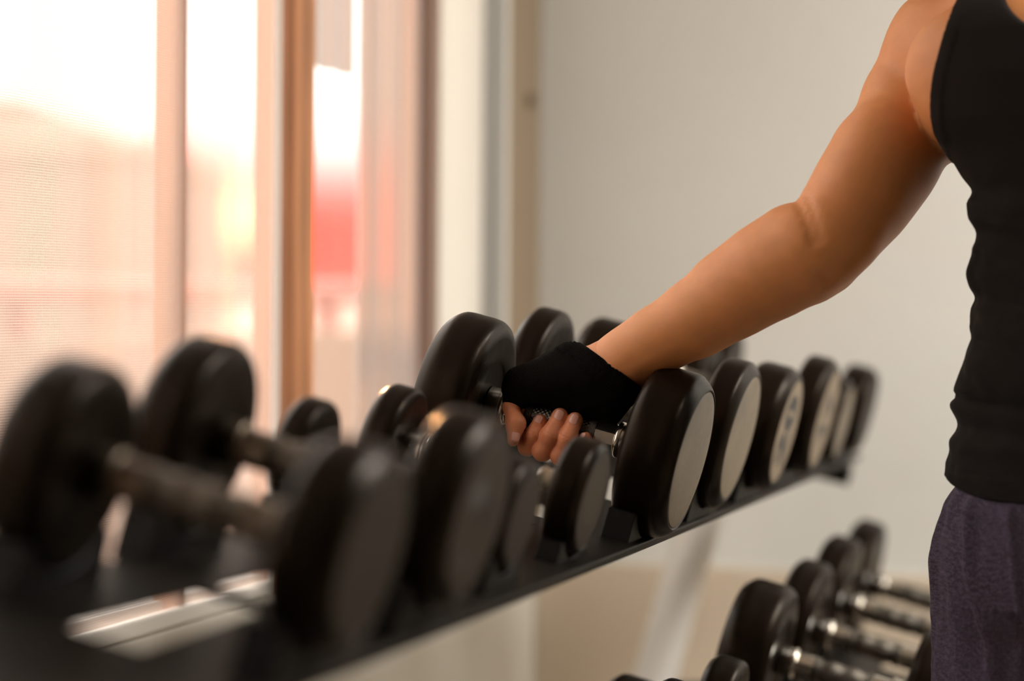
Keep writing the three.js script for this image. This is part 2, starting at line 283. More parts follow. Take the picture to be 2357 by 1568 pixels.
function dumbbell(center, R, hl, gap, label, group, plateF, turn = 0, shaded = false) {
  const t = thing('dumbbell', label, 'dumbbell', group, center);
  const Y = AX.clone(), X = NO.clone(), Z = new THREE.Vector3().crossVectors(X, Y); // local y runs along the handle to the front head, local x is up
  t.quaternion.setFromRotationMatrix(new THREE.Matrix4().makeBasis(X, Y, Z));
  const hg = headGeos(R, hl), hd = handleGeos(gap);
  const ms = shaded ? M.shadedChrome : M.chrome, mk = shaded ? M.shadedKnurl : M.knurl;  // nearest handles take the copies with painted-in shade
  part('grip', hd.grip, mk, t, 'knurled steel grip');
  for (let s = 0; s < 2; s++) { part('grip_end', hd.hexes[s], ms, t, shaded ? undefined : 'bright faceted grip end'); part('knurled_ring', hd.rings[s], mk, t); part('collar', hd.col[s], ms, t); }
  for (const s of [1, -1]) {
    const h = part('head', hg.body, M.rubber, t); h.position.y = s * gap; h.rotation.x = s < 0 ? Math.PI : 0;
    part('end_plate', hg.face, s > 0 ? plateF : M.rubberPlate, h).rotation.y = s > 0 ? turn : 0;
  }
  return t;
}
const XC = -0.63456, YT = -0.20249, UPPER = 'black round-head dumbbells on the upper tier';
// z, head radius, head length, half gap, slide along the axis, lift
const upper = [
  [1.4098, 0.0680, 0.0468, 0.0749, 0.0072, 0.0028, 'nearest blurred dumbbell at the lower left, two big dark heads', 'dark'],
  [1.6338, 0.0713, 0.0444, 0.0808, 0.0033, 0.0049, 'second nearest blurred dumbbell, its rear head against the sunlit screen', 'darkPrint'],
  [1.8525, 0.0471, 0.0280, 0.0759, -0.0083, 0.0011, 'small blurred dumbbell hidden between two larger ones in front of the hand', 'dark'],
  [2.0814, 0.0533, 0.0323, 0.0740, -0.0131, -0.0100, 'small dumbbell just in front of the gripping fingers, circle on its end', 'darkCircle'],
  [2.3311, 0.0842, 0.0584, 0.0787, -0.0081, -0.0118, 'large dumbbell gripped by the gloved hand, plain grey end plate', 'grey'],
  [2.5742, 0.0825, 0.0400, 0.0900, -0.0003, -0.0008, 'large dumbbell directly behind the gripped one, plain grey end plate', 'grey'],
  [2.8250, 0.0752, 0.0535, 0.0786, 0.0031, 0.0020, 'dumbbell with dark printing on its grey end, second behind the gripped one', 'printA'],
  [3.0736, 0.0767, 0.0420, 0.0870, 0.0113, 0.0056, 'dumbbell with two dark marks on its grey end, third behind the gripped one', 'printB'],
  [3.3154, 0.0589, 0.0427, 0.0768, 0.0071, 0.0049, 'small pale-ended dumbbell, second from the far end of the upper tier', 'grey'],
  [3.5510, 0.0649, 0.0471, 0.0811, -0.0022, 0.0014, 'farthest dumbbell at the far end of the upper tier, dark end', 'dark'],
];
const centers = upper.map(([z, R, hl, gap, co, dy]) => V3(XC, EYE + YT + R / Math.cos(AL) + dy, -z).addScaledVector(AX, co));
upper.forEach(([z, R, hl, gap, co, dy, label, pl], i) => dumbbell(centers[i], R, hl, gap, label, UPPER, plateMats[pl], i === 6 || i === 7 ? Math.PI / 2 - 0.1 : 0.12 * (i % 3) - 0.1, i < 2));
const XC2 = -0.4293, YT2 = -0.5251, LOWER = 'black round-head dumbbells on the lower tier';
const lower = [
  [3.535, 0.0896, 0.046, 0.0756, 'farthest dumbbell on the lower tier, highest in the picture'],
  [3.290, 0.0890, 0.0486, 0.0750, 'second farthest dumbbell on the lower tier, bright chrome handle'],
  [3.045, 0.0850, 0.0473, 0.0752, 'third farthest dumbbell on the lower tier, ribbed chrome handle'],
  [2.791, 0.0845, 0.0620, 0.0763, 'thick-headed dumbbell on the lower tier with scuffed rubber, fourth from the far end'],
  [2.547, 0.0585, 0.0394, 0.0803, 'small dumbbell on the lower tier below the thick-headed one'],
  [2.303, 0.0637, 0.0452, 0.0777, 'lower-tier dumbbell barely showing at the bottom edge in front of the silver leg'],
  [2.074, 0.0833, 0.0476, 0.0720, 'lower-tier dumbbell whose head top just shows left of the silver upright'],
];
const centers2 = lower.map(([z, R]) => V3(XC2, EYE + YT2 + R / Math.cos(AL), -z));
lower.forEach(([z, R, hl, gap, label], i) => dumbbell(centers2[i], R, hl, gap, label, LOWER, i % 2 ? plateMats.grey : plateMats.dark));

// ---------------------------------------------------------------- the rack
{
  const rack = thing('dumbbell_rack', 'two-tier black dumbbell rack with silver legs under the dumbbells', 'rack', null, V3(0, 0, 0));
  const tierBasis = new THREE.Matrix4().makeBasis(AX, NO, V3(0, 0, 1));
  function tier(xc, yt, list, cs, z0, z1, front) { // plates in the tier's own axes: s along the dumbbells, n up from the plate, z along the rack
    const m = new THREE.Matrix4().makeTranslation(xc, EYE + yt, 0).multiply(tierBasis), put = (g) => g.applyMatrix4(m);
    part('front_rail', put(metres(box(0.004, front, -0.0165, -0.0125, -z1, -z0, 0.0015))), M.rackBlack, rack);
    part('front_lip', put(metres(box(front - 0.004, front + 0.001, -0.0215, -0.0124, -z1, -z0, 0.002))), M.rackBlack, rack);
    part('rear_rail', put(metres(box(-0.115, -0.048, -0.0165, -0.0125, -z1, -z0, 0.0015))), M.rackBlack, rack);
    part('rear_lip', put(metres(box(-0.118, -0.113, -0.032, -0.0124, -z1, -z0, 0.002))), M.rackBlack, rack);
    const zs = list.map((d) => d[0]).sort((a, b) => a - b), bars = [[z0, zs[0] - 0.07]];
    zs.forEach((z, i) => bars.push([z + 0.13, i + 1 < zs.length ? zs[i + 1] - 0.07 : z1]));
    for (const [a, b] of bars) if (b - a > 0.01) part('cross_plate', put(metres(box(-0.05, 0.006, -0.0168, -0.0128, -b, -a, 0.0012))), M.rackBlack, rack);
    list.forEach((d, i) => { // a plastic cradle under each head
      const [z, R, hl, gap] = d, rel = cs[i].clone().sub(V3(xc, EYE + yt, -z)), hN = rel.dot(NO) + 0.016, co = rel.dot(AX), rr = R + 0.003, w = R * 0.78;
      for (const s of [1, -1]) {
        const sh = new THREE.Shape(), a0 = Math.asin(Math.min(0.98, w / rr)), top = hN - rr * Math.cos(a0);
        sh.moveTo(-w - 0.012, 0); sh.lineTo(-w - 0.008, top); sh.lineTo(-w, top);
        for (let k = 0; k <= 20; k++) { const a = -a0 + (2 * a0 * k) / 20; sh.lineTo(rr * Math.sin(a), Math.max(0.0036, hN - rr * Math.cos(a))); }
        sh.lineTo(w + 0.008, top); sh.lineTo(w + 0.012, 0); sh.lineTo(-w - 0.012, 0);
        const dep = Math.min(hl * 0.6, 0.026), g = new THREE.ExtrudeGeometry(sh, { depth: dep, bevelEnabled: true, bevelSize: 0.0008, bevelThickness: 0.001, bevelSegments: 1, curveSegments: 4 });
        g.rotateY(Math.PI / 2); // extruded along +s now, the shape's x runs to -z
        g.translate(s > 0 ? Math.min(co + gap + 0.006, front - dep - 0.004) : co - gap - 0.006 - dep, -0.016, -z); put(g); part('cradle', g, M.cradle, rack);
      }
    });
  }
  tier(XC, YT, upper, centers, 1.16, 3.72, 0.092);
  tier(XC2, YT2, lower, centers2, 1.16, 3.72, 0.110);
  for (const z of [-1.19, -3.69]) { // end frames
    { const foot = V3(-1.0, 0.03, z), top = at(1606, 1195, 3.75).setZ(z).sub(foot); top.multiplyScalar((EYE - 0.242 - foot.y) / top.y).add(foot); part('leg', tube(foot, top, 0.034, 28), M.rackSilver, rack, 'silver leaning leg'); }
    part('leg', tube(V3(-0.28, 0.03, z), V3(-0.50, 0.50, z), 0.024, 28), M.rackSilver, rack);
    part('foot_bar', box(-1.06, -0.22, 0.0, 0.045, z - 0.03, z + 0.03, 0.01), M.rackSilver, rack);
    part('tier_arm', tube(V3(-0.80, EYE - 0.215, z), V3(-0.56, EYE - 0.268, z), 0.016), M.rackBlack, rack);
    part('tier_arm', tube(V3(-0.86, 0.50, z), V3(-0.35, 0.545, z), 0.016), M.rackBlack, rack);
  }
}

// ---------------------------------------------------------------- the person: joined distance fields, meshed as smooth surfaces
function isoMesh(f, lo, hi, cell, uvScale = 1) {
  const n = [0, 1, 2].map((k) => Math.ceil((hi[k] - lo[k]) / cell) + 1), [nx, ny, nz] = n, D = new Float32Array(nx * ny * nz), B = 4, rad = B * cell * 0.87 * 1.7;
  const id = (i, j, k) => i + nx * (j + ny * k);
  for (let k0 = 0; k0 < nz; k0 += B) for (let j0 = 0; j0 < ny; j0 += B) for (let i0 = 0; i0 < nx; i0 += B) {
    const c = f(lo[0] + (i0 + B / 2 - 0.5) * cell, lo[1] + (j0 + B / 2 - 0.5) * cell, lo[2] + (k0 + B / 2 - 0.5) * cell), far = Math.abs(c) > rad;
    for (let k = k0; k < Math.min(nz, k0 + B); k++) for (let j = j0; j < Math.min(ny, j0 + B); j++) for (let i = i0; i < Math.min(nx, i0 + B); i++)
      D[id(i, j, k)] = far ? c : f(lo[0] + i * cell, lo[1] + j * cell, lo[2] + k * cell);
  }
  const vid = new Int32Array(nx * ny * nz).fill(-1), P = [], I = [], E = [[0, 1], [2, 3], [4, 5], [6, 7], [0, 2], [1, 3], [4, 6], [5, 7], [0, 4], [1, 5], [2, 6], [3, 7]];
  const d = new Float32Array(8);
  for (let k = 0; k < nz - 1; k++) for (let j = 0; j < ny - 1; j++) for (let i = 0; i < nx - 1; i++) {
    let neg = 0;
    for (let c = 0; c < 8; c++) { d[c] = D[id(i + (c & 1), j + ((c >> 1) & 1), k + (c >> 2))]; if (d[c] < 0) neg++; }
    if (!neg || neg === 8) continue;
    let x = 0, y = 0, z = 0, m = 0;
    for (const [a, b] of E) if (d[a] < 0 !== d[b] < 0) {
      const t = d[a] / (d[a] - d[b]);
      x += (a & 1) + t * ((b & 1) - (a & 1)); y += ((a >> 1) & 1) + t * (((b >> 1) & 1) - ((a >> 1) & 1)); z += (a >> 2) + t * ((b >> 2) - (a >> 2)); m++;
    }
    vid[id(i, j, k)] = P.length / 3; P.push(lo[0] + (i + x / m) * cell, lo[1] + (j + y / m) * cell, lo[2] + (k + z / m) * cell);
  }
  const quad = (a, b, c, e, flip) => { if (a < 0 || b < 0 || c < 0 || e < 0) return; if (flip) I.push(a, c, b, a, e, c); else I.push(a, b, c, a, c, e); };
  for (let k = 1; k < nz - 1; k++) for (let j = 1; j < ny - 1; j++) for (let i = 1; i < nx - 1; i++) {
    const s = D[id(i, j, k)] < 0;
    if (s !== D[id(i + 1, j, k)] < 0) quad(vid[id(i, j - 1, k - 1)], vid[id(i, j, k - 1)], vid[id(i, j, k)], vid[id(i, j - 1, k)], !s);
    if (s !== D[id(i, j + 1, k)] < 0) quad(vid[id(i - 1, j, k - 1)], vid[id(i - 1, j, k)], vid[id(i, j, k)], vid[id(i, j, k - 1)], !s);
    if (s !== D[id(i, j, k + 1)] < 0) quad(vid[id(i - 1, j - 1, k)], vid[id(i, j - 1, k)], vid[id(i, j, k)], vid[id(i - 1, j, k)], !s);
  }
  const N = new Float32Array(P.length), UV = new Float32Array((P.length / 3) * 2), h = cell * 0.5;
  for (let v = 0; v < P.length / 3; v++) {
    let [x, y, z] = [P[v * 3], P[v * 3 + 1], P[v * 3 + 2]];
    let gx = f(x + h, y, z) - f(x - h, y, z), gy = f(x, y + h, z) - f(x, y - h, z), gz = f(x, y, z + h) - f(x, y, z - h), l = Math.hypot(gx, gy, gz) || 1;
    gx /= l; gy /= l; gz /= l;
    const s = Math.max(-cell * 0.5, Math.min(cell * 0.5, f(x, y, z))); // one step onto the surface
    x -= gx * s; y -= gy * s; z -= gz * s; P[v * 3] = x; P[v * 3 + 1] = y; P[v * 3 + 2] = z;
    N[v * 3] = gx; N[v * 3 + 1] = gy; N[v * 3 + 2] = gz;
    UV[v * 2] = (x * CR.x + z * CR.z) * uvScale; UV[v * 2 + 1] = y * uvScale;
  }
  const g = new THREE.BufferGeometry();
  g.setAttribute('position', new THREE.BufferAttribute(new Float32Array(P), 3)); g.setAttribute('normal', new THREE.BufferAttribute(N, 3)); g.setAttribute('uv', new THREE.BufferAttribute(UV, 2));
  g.setIndex(new THREE.BufferAttribute(new Uint32Array(I), 1)); return g;
}
const smin = (a, b, k) => { const h = Math.max(k - Math.abs(a - b), 0) / k; return Math.min(a, b) - h * h * k * 0.25; };
const smax = (a, b, k) => -smin(-a, -b, k);
function cone(a, b, ra, rb) { // tapered capsule
  const ax = a.x, ay = a.y, az = a.z, bx = b.x - ax, by = b.y - ay, bz = b.z - az, q = 1 / (bx * bx + by * by + bz * bz);
  return (x, y, z) => { x -= ax; y -= ay; z -= az; const t = Math.max(0, Math.min(1, (x * bx + y * by + z * bz) * q)); return Math.hypot(x - t * bx, y - t * by, z - t * bz) - (ra + (rb - ra) * t); };
}
function blob(c, r, ex = V3(1, 0, 0), ey = V3(0, 1, 0), ez = V3(0, 0, 1)) { // ellipsoid
  return (x, y, z) => {
    x -= c.x; y -= c.y; z -= c.z;
    const a = (x * ex.x + y * ex.y + z * ex.z) / r[0], b = (x * ey.x + y * ey.y + z * ey.z) / r[1], d = (x * ez.x + y * ez.y + z * ez.z) / r[2];
    const k0 = Math.hypot(a, b, d), k1 = Math.hypot(a / r[0], b / r[1], d / r[2]); return k1 < 1e-9 ? -Math.min(...r) : (k0 * (k0 - 1)) / k1;
  };
}
const PD = 2.31; // distance of the torso's middle
const PRT = CR.clone().setY(0).normalize(), PTO = V3(-PRT.z, 0, PRT.x).negate(); // camera right; towards the camera
if (PTO.dot(CV) > 0) PTO.negate();
const TURN = 30 * RAD;
const PR = PRT.clone().multiplyScalar(-Math.cos(TURN)).addScaledVector(PTO, -Math.sin(TURN)); // the person's right
const PF = PRT.clone().multiplyScalar(-Math.sin(TURN)).addScaledVector(PTO, Math.cos(TURN)); // the way the person faces
const axisAt = (v) => at(2530, v, PD);
const person0 = axisAt(600), feetX = person0.x, feetZ = person0.z;
const yOf = (v) => axisAt(v).y;
const P3 = (r, y, f) => V3(feetX, y, feetZ).addScaledVector(PR, r).addScaledVector(PF, f); // point in the person's own frame
// torso sections: height (as a picture row at the torso's distance), half width, half depth, forward shift
const rows = [[-150, 0.062, 0.060, -0.02], [-95, 0.085, 0.068, -0.018], [-55, 0.130, 0.080, -0.012], [0, 0.150, 0.094, -0.004], [90, 0.1585, 0.108, 0.004], [190, 0.1600, 0.120, 0.01], [280, 0.1540, 0.120, 0.012], [360, 0.1280, 0.112, 0.01], [440, 0.1140, 0.102, 0.006], [560, 0.1130, 0.098, 0.004], [700, 0.1125, 0.098, 0.004], [880, 0.1190, 0.104, 0.002], [1040, 0.1270, 0.110, -0.004], [1180, 0.1350, 0.118, -0.012], [1300, 0.1380, 0.120, -0.018], [1400, 0.1280, 0.112, -0.018]].map(([v, w, d, s]) => [yOf(v), w, d, s]).reverse();
function section(y) {
  let i = 0; while (i < rows.length - 2 && y > rows[i + 1][0]) i++;
  const a = rows[i], b = rows[i + 1], t = THREE.MathUtils.smoothstep(y, a[0], b[0]) * 0.5 + 0.5 * Math.max(0, Math.min(1, (y - a[0]) / (b[0] - a[0])));
  return [a[1] + (b[1] - a[1]) * t, a[2] + (b[2] - a[2]) * t, a[3] + (b[3] - a[3]) * t];
}
const yTop = rows[rows.length - 1][0], yBot = rows[0][0];
function torsoF(x, y, z, grow = 0) {
  const dx = x - feetX, dz = z - feetZ, r = dx * PR.x + dz * PR.z, [w, d, s] = section(Math.max(yBot, Math.min(yTop, y))), f = dx * PF.x + dz * PF.z - s;
  const q = (Math.abs(r / (w + grow)) ** 2.3 + Math.abs(f / (d + grow)) ** 2.3) ** (1 / 2.3), side = (q - 1) * Math.min(w, d) * 0.95;
  const cap = Math.max(y - yTop, yBot - y);
  return cap > 0 ? smax(side, cap, 0.03) : side;
}
// ---- right arm: joints from the photograph
const SH = at(2172, 145, 2.40), ARM = [ // picture column, row, distance, radius
  [2168, 142, 2.40, 0.0470], [2108, 248, 2.392, 0.0450], [2028, 365, 2.38, 0.0470], [1975, 455, 2.365, 0.0450], [1928, 525, 2.35, 0.0425], [1888, 560, 2.345, 0.0415], [1835, 592, 2.35, 0.0438], [1760, 632, 2.36, 0.0432], [1680, 683, 2.37, 0.0392], [1600, 735, 2.38, 0.0350], [1510, 785, 2.39, 0.0300], [1440, 828, 2.398, 0.0272], [1405, 850, 2.402, 0.0270]].map(([u, v, d, r]) => [at(u, v, d), r]);
const armParts = []; for (let i = 0; i + 1 < ARM.length; i++) armParts.push(cone(ARM[i][0], ARM[i + 1][0], ARM[i][1], ARM[i + 1][1]));
const biceps = blob(at(2005, 372, 2.345), [0.060, 0.034, 0.030], ...(() => { const e = at(1925, 520, 2.34).sub(at(2085, 230, 2.35)).normalize(), n = new THREE.Vector3().crossVectors(e, CV).normalize(); return [e, n, new THREE.Vector3().crossVectors(e, n)]; })());
const triceps = blob(at(2060, 425, 2.39), [0.075, 0.027, 0.032], ...(() => { const e = at(1960, 590, 2.38).sub(at(2150, 330, 2.40)).normalize(), n = new THREE.Vector3().crossVectors(e, CV).normalize(); return [e, n, new THREE.Vector3().crossVectors(e, n)]; })());
const brach = cone(at(1795, 520, 2.35), at(1640, 634, 2.37), 0.014, 0.013), deltoid = cone(at(2165, 88, 2.415), at(2084, 214, 2.40), 0.041, 0.028), elbowTip = cone(at(1915, 625, 2.37), at(1880, 645, 2.37), 0.018, 0.017);
const tendonA = cone(at(1425, 832, 2.3745), at(1545, 766, 2.361), 0.0034, 0.0045), tendonB = cone(at(1455, 846, 2.3745), at(1570, 782, 2.360), 0.0040, 0.005);
const creaseA = [at(1832, 446, 2.33), at(1868, 560, 2.31)], creaseB = [at(1856, 452, 2.33), at(1886, 555, 2.31)];
const segDist = (a, b) => cone(a, b, 0, 0), flat = (a, b) => { // distance to a segment as measured across the line of sight from a point before it, for skin folds
  const A = new THREE.Vector2(a.dot(CR), a.dot(CU)), B = new THREE.Vector2(b.dot(CR), b.dot(CU)).sub(A), q = 1 / B.lengthSq();
  return (x, y, z) => { const u = x * CR.x + y * CR.y + z * CR.z - A.x, v = x * CU.x + y * CU.y + z * CU.z - A.y, t = Math.max(0, Math.min(1, (u * B.x + v * B.y) * q)); return Math.hypot(u - t * B.x, v - t * B.y); };
}, crA = flat(...creaseA), crB = flat(...creaseB), crD = flat(at(1878, 640, 2.36), at(1896, 650, 2.36));
function armF(x, y, z) {
  let d = 9; for (const p of armParts) d = smin(d, p(x, y, z), 0.018);
  if (d > 0.12) return d;
  d = smin(d, biceps(x, y, z), 0.03); d = smin(d, triceps(x, y, z), 0.03); d = smin(d, brach(x, y, z), 0.015); d = smin(d, deltoid(x, y, z), 0.04); d = smin(d, elbowTip(x, y, z), 0.02);
  d = smin(d, tendonA(x, y, z), 0.006); d = smin(d, tendonB(x, y, z), 0.008);
  if (d < 0.02) { const a = crA(x, y, z), b = crB(x, y, z); d += 0.0022 * Math.exp(-((a / 0.005) ** 2)) + 0.0016 * Math.exp(-((b / 0.0045) ** 2)) + 0.0015 * Math.exp(-((crD(x, y, z) / 0.004) ** 2)); }
  return d;
}
const pec = blob(P3(0.085, yOf(165), 0.088), [0.078, 0.062, 0.036], PR, V3(0, 1, 0), PF), pecL = blob(P3(-0.085, yOf(165), 0.088), [0.078, 0.062, 0.036], PR, V3(0, 1, 0), PF);
const trap = cone(P3(0.03, yOf(-170), -0.02), SH.clone().add(V3(0, 0.012, 0)), 0.052, 0.038), clav = cone(P3(0.02, yOf(-75), 0.05), SH.clone().addScaledVector(PF, 0.012).add(V3(0, 0.024, 0)), 0.02, 0.026);
const lat = cone(SH.clone().add(V3(0, -0.05, 0)).addScaledVector(PF, -0.03), P3(0.085, yOf(340), -0.02), 0.036, 0.032), frontFold = cone(at(2178, 90, 2.375), at(2214, 262, 2.335), 0.038, 0.030);
// left side of the body, outside the picture: a hanging arm
const SHL = P3(-0.185, yOf(95), -0.005), ELL = P3(-0.235, SHL.y - 0.29, -0.03), WRL = P3(-0.235, SHL.y - 0.53, 0.05);
const leftArm = [cone(SHL, ELL, 0.052, 0.042), cone(ELL, WRL, 0.043, 0.027), cone(P3(-0.03, yOf(-170), -0.02), SHL.clone().add(V3(0, 0.02, 0)), 0.052, 0.045)];
const leftHand = [cone(WRL, WRL.clone().add(V3(0, -0.09, 0.0)).addScaledVector(PF, 0.012), 0.026, 0.026)];
for (let i = 0; i < 4; i++) { const k = WRL.clone().add(V3(0, -0.095, 0)).addScaledVector(PF, 0.036 - i * 0.019), m = k.clone().add(V3(0, [-0.045, -0.05, -0.046, -0.036][i], 0)).addScaledVector(PR, 0.008), t = m.clone().add(V3(0, [-0.03, -0.034, -0.031, -0.024][i], 0)).addScaledVector(PR, 0.02); leftHand.push(cone(k, m, 0.0092, 0.0085), cone(m, t, 0.0085, 0.0072)); }
leftHand.push(cone(WRL.clone().add(V3(0, -0.03, 0)).addScaledVector(PF, 0.02), WRL.clone().add(V3(0, -0.075, 0)).addScaledVector(PF, 0.052), 0.014, 0.011), cone(WRL.clone().add(V3(0, -0.075, 0)).addScaledVector(PF, 0.052), WRL.clone().add(V3(0, -0.115, 0)).addScaledVector(PF, 0.06), 0.011, 0.008));
// neck and head, above the picture
const HC = P3(0.01, yOf(-150) + 0.215, 0.035), UP = V3(0, 1, 0), hd = (r, y, f) => HC.clone().addScaledVector(PR, r).addScaledVector(PF, f).add(V3(0, y, 0));
const headF = [[cone(P3(0, yOf(-110), -0.015), hd(0, -0.06, -0.015), 0.058, 0.056), 0.03], [blob(hd(0, 0.035, -0.012), [0.076, 0.095, 0.096], PR, UP, PF), 0.03], [blob(hd(0, -0.035, 0.025), [0.062, 0.085, 0.07], PR, UP, PF), 0.03], [cone(hd(0, -0.098, 0.072), hd(0, -0.09, 0.06), 0.018, 0.025), 0.02], [cone(hd(0, 0.022, 0.088), hd(0, -0.022, 0.108), 0.009, 0.0135), 0.012], [cone(hd(-0.012, -0.025, 0.096), hd(0.012, -0.025, 0.096), 0.009, 0.009), 0.01], [cone(hd(-0.02, -0.055, 0.084), hd(0.02, -0.055, 0.084), 0.0085, 0.0085), 0.006], [cone(hd(-0.018, -0.066, 0.083), hd(0.018, -0.066, 0.083), 0.008, 0.008), 0.006], [blob(hd(0.079, 0.0, -0.01), [0.011, 0.032, 0.018], PR, UP, PF), 0.008], [blob(hd(-0.079, 0.0, -0.01), [0.011, 0.032, 0.018], PR, UP, PF), 0.008], [cone(hd(-0.045, 0.036, 0.078), hd(0.045, 0.036, 0.078), 0.010, 0.010), 0.015]];
const sockets = [-1, 1].map((s) => blob(hd(s * 0.032, 0.012, 0.094), [0.018, 0.012, 0.014], PR, UP, PF));
// legs
const HIP = (s) => P3(s * 0.074, yOf(1330), -0.01), KNEE = (s) => P3(s * 0.085, 0.49, 0.03), ANK = (s) => P3(s * 0.098, 0.10, -0.01);
const legs = [1, -1].map((s) => [cone(HIP(s), KNEE(s), 0.072, 0.052), cone(KNEE(s), ANK(s), 0.054, 0.037), cone(ANK(s), ANK(s).add(V3(0, -0.055, 0)).addScaledVector(PF, 0.13), 0.038, 0.028)]).flat();
const yPit = at(2100, 165, 2.38).y;
function bodyF(x, y, z) {
  let d = torsoF(x, y, z);
  d = smin(d, pec(x, y, z), 0.03); d = smin(d, pecL(x, y, z), 0.03);
  let a = armF(x, y, z);
  a = smin(a, lat(x, y, z), 0.03); d = smin(d, frontFold(x, y, z), 0.035);
  d = smin(d, a, 0.005 + 0.035 * THREE.MathUtils.smoothstep(y, yPit - 0.022, yPit + 0.03)); d = smin(d, trap(x, y, z), 0.03); d = smin(d, clav(x, y, z), 0.03);
  for (const p of leftArm) d = smin(d, p(x, y, z), 0.02);
  if (y < 1.0) { for (const p of leftHand) d = smin(d, p(x, y, z), 0.006); for (const p of legs) d = smin(d, p(x, y, z), 0.03); }
  if (y > yTop - 0.06) { for (const [p, k] of headF) d = smin(d, p(x, y, z), k); for (const p of sockets) d = smax(d, -p(x, y, z), 0.01); }
  return d;
}
// ---- right hand, in the frame of the gripped handle: X along it to the front head, Y up, Z to the camera; millimetres
const HO = centers[4].clone().addScaledVector(AX, -0.0089), HZ = HO.clone().sub(V3(0, EYE, 0)).negate(); HZ.addScaledVector(AX, -HZ.dot(AX)).normalize();
const HY = new THREE.Vector3().crossVectors(HZ, AX).normalize();
const h3 = (x, y, z) => HO.clone().addScaledVector(AX, (x + 0.2 * z + 1) / 1000).addScaledVector(HY, y / 1000).addScaledVector(HZ, z / 1000);
const fingers = { // tip, DIP, PIP, MCP, radii
  index: [[-13.6, -4.2, 15], [-15.4, -17, 20], [-19.4, -31.5, 13], [-24, -2, -27], [7.6, 8.1, 8.9, 10]],
  middle: [[4.6, 6.6, 19], [1.2, -13, 24.5], [-3.2, -31.5, 16.5], [-4, 2, -30], [8.3, 8.9, 9.7, 10.5]],
  ring: [[20.4, 6.8, 19], [18.2, -12, 24], [15.6, -31, 16], [16, -1, -29], [7.9, 8.5, 9.2, 10]],
  pinky: [[36.0, -7.6, 18.5], [34.6, -20, 22], [32.6, -34, 14], [35, -6, -24], [6.3, 6.8, 7.6, 9]],
};
const handParts = [], creases = [], gloveParts = [];
for (const k in fingers) {
  const [t, d, p, m, r] = fingers[k], T0 = h3(...t), D0 = h3(...d), P0 = h3(...p), M0 = h3(...m);
  handParts.push([cone(T0, D0, r[0] / 1000, r[1] / 1000), cone(D0, P0, r[1] / 1000, r[2] / 1000), cone(P0, M0, r[2] / 1000, r[3] / 1000)]);
  const dir = T0.clone().sub(P0).normalize();
  creases.push([D0.clone().addScaledVector(HZ, 0.008), dir, r[1] / 1000]);
  gloveParts.push(cone(P0.clone().lerp(M0, 0.42), M0, r[2] / 1000 + 0.0022, r[3] / 1000 + 0.0025));
}
const TH = [[1, 60, 10], [-43.5, 26, 16], [-36.5, -12.5, 29], [-34, -29.5, 33]].map((p) => h3(...p));
const thumbParts = [cone(TH[0], TH[1], 0.019, 0.0135), cone(TH[1], h3(-46.5, 2, 24), 0.0120, 0.0072), cone(h3(-46.5, 2, 24), TH[2], 0.0072, 0.0092), cone(TH[2], TH[3], 0.0092, 0.0058)];
const palmParts = [];
const WRC = ARM[ARM.length - 1][0], WRR = h3(30, 74, 14), WRU = h3(56, 58, 14);
for (const [m, w, r] of [['index', WRR, 0.014], ['middle', WRC.clone().lerp(WRR, 0.3), 0.014], ['ring', WRC.clone().lerp(WRU, 0.3), 0.0135], ['pinky', WRU, 0.013]]) palmParts.push(cone(h3(...fingers[m][3]), w, 0.0115, r));
palmParts.push(cone(h3(56, 52, 13), h3(47, 30, -2), 0.0165, 0.013), cone(h3(18, 52, 20), h3(-20, 32, 20), 0.018, 0.015), cone(h3(30, 40, 6), h3(4, 32, 2), 0.02, 0.018));
function palmF(x, y, z) { let d = 9; for (const p of palmParts) d = smin(d, p(x, y, z), 0.016); d = smin(d, thumbParts[0](x, y, z), 0.014); return d; }
function handF(x, y, z) {
  let d = palmF(x, y, z);
  for (const fp of handParts) { let q = smin(smin(fp[0](x, y, z), fp[1](x, y, z), 0.006), fp[2](x, y, z), 0.005); d = smin(d, q, 0.0009); }
  let t = smin(smin(thumbParts[1](x, y, z), thumbParts[2](x, y, z), 0.006), thumbParts[3](x, y, z), 0.006); d = smin(d, t, 0.001);
  d = smin(d, armParts[armParts.length - 1](x, y, z), 0.012);
  if (d < 0.006) for (const [c, dir, r] of creases) {
    const X = x - c.x, Y = y - c.y, Z = z - c.z; const s = X * dir.x + Y * dir.y + Z * dir.z, q = X * X + Y * Y + Z * Z - s * s, w = Math.exp(-q / 0.000028); if (w < 0.02) continue;
    d += w * (0.0003 * Math.cos(s / 0.0005) * Math.exp(-((s / 0.0030) ** 2)) + 0.0003 * Math.exp(-((s / 0.0018) ** 2)));
  }
  return d;
}
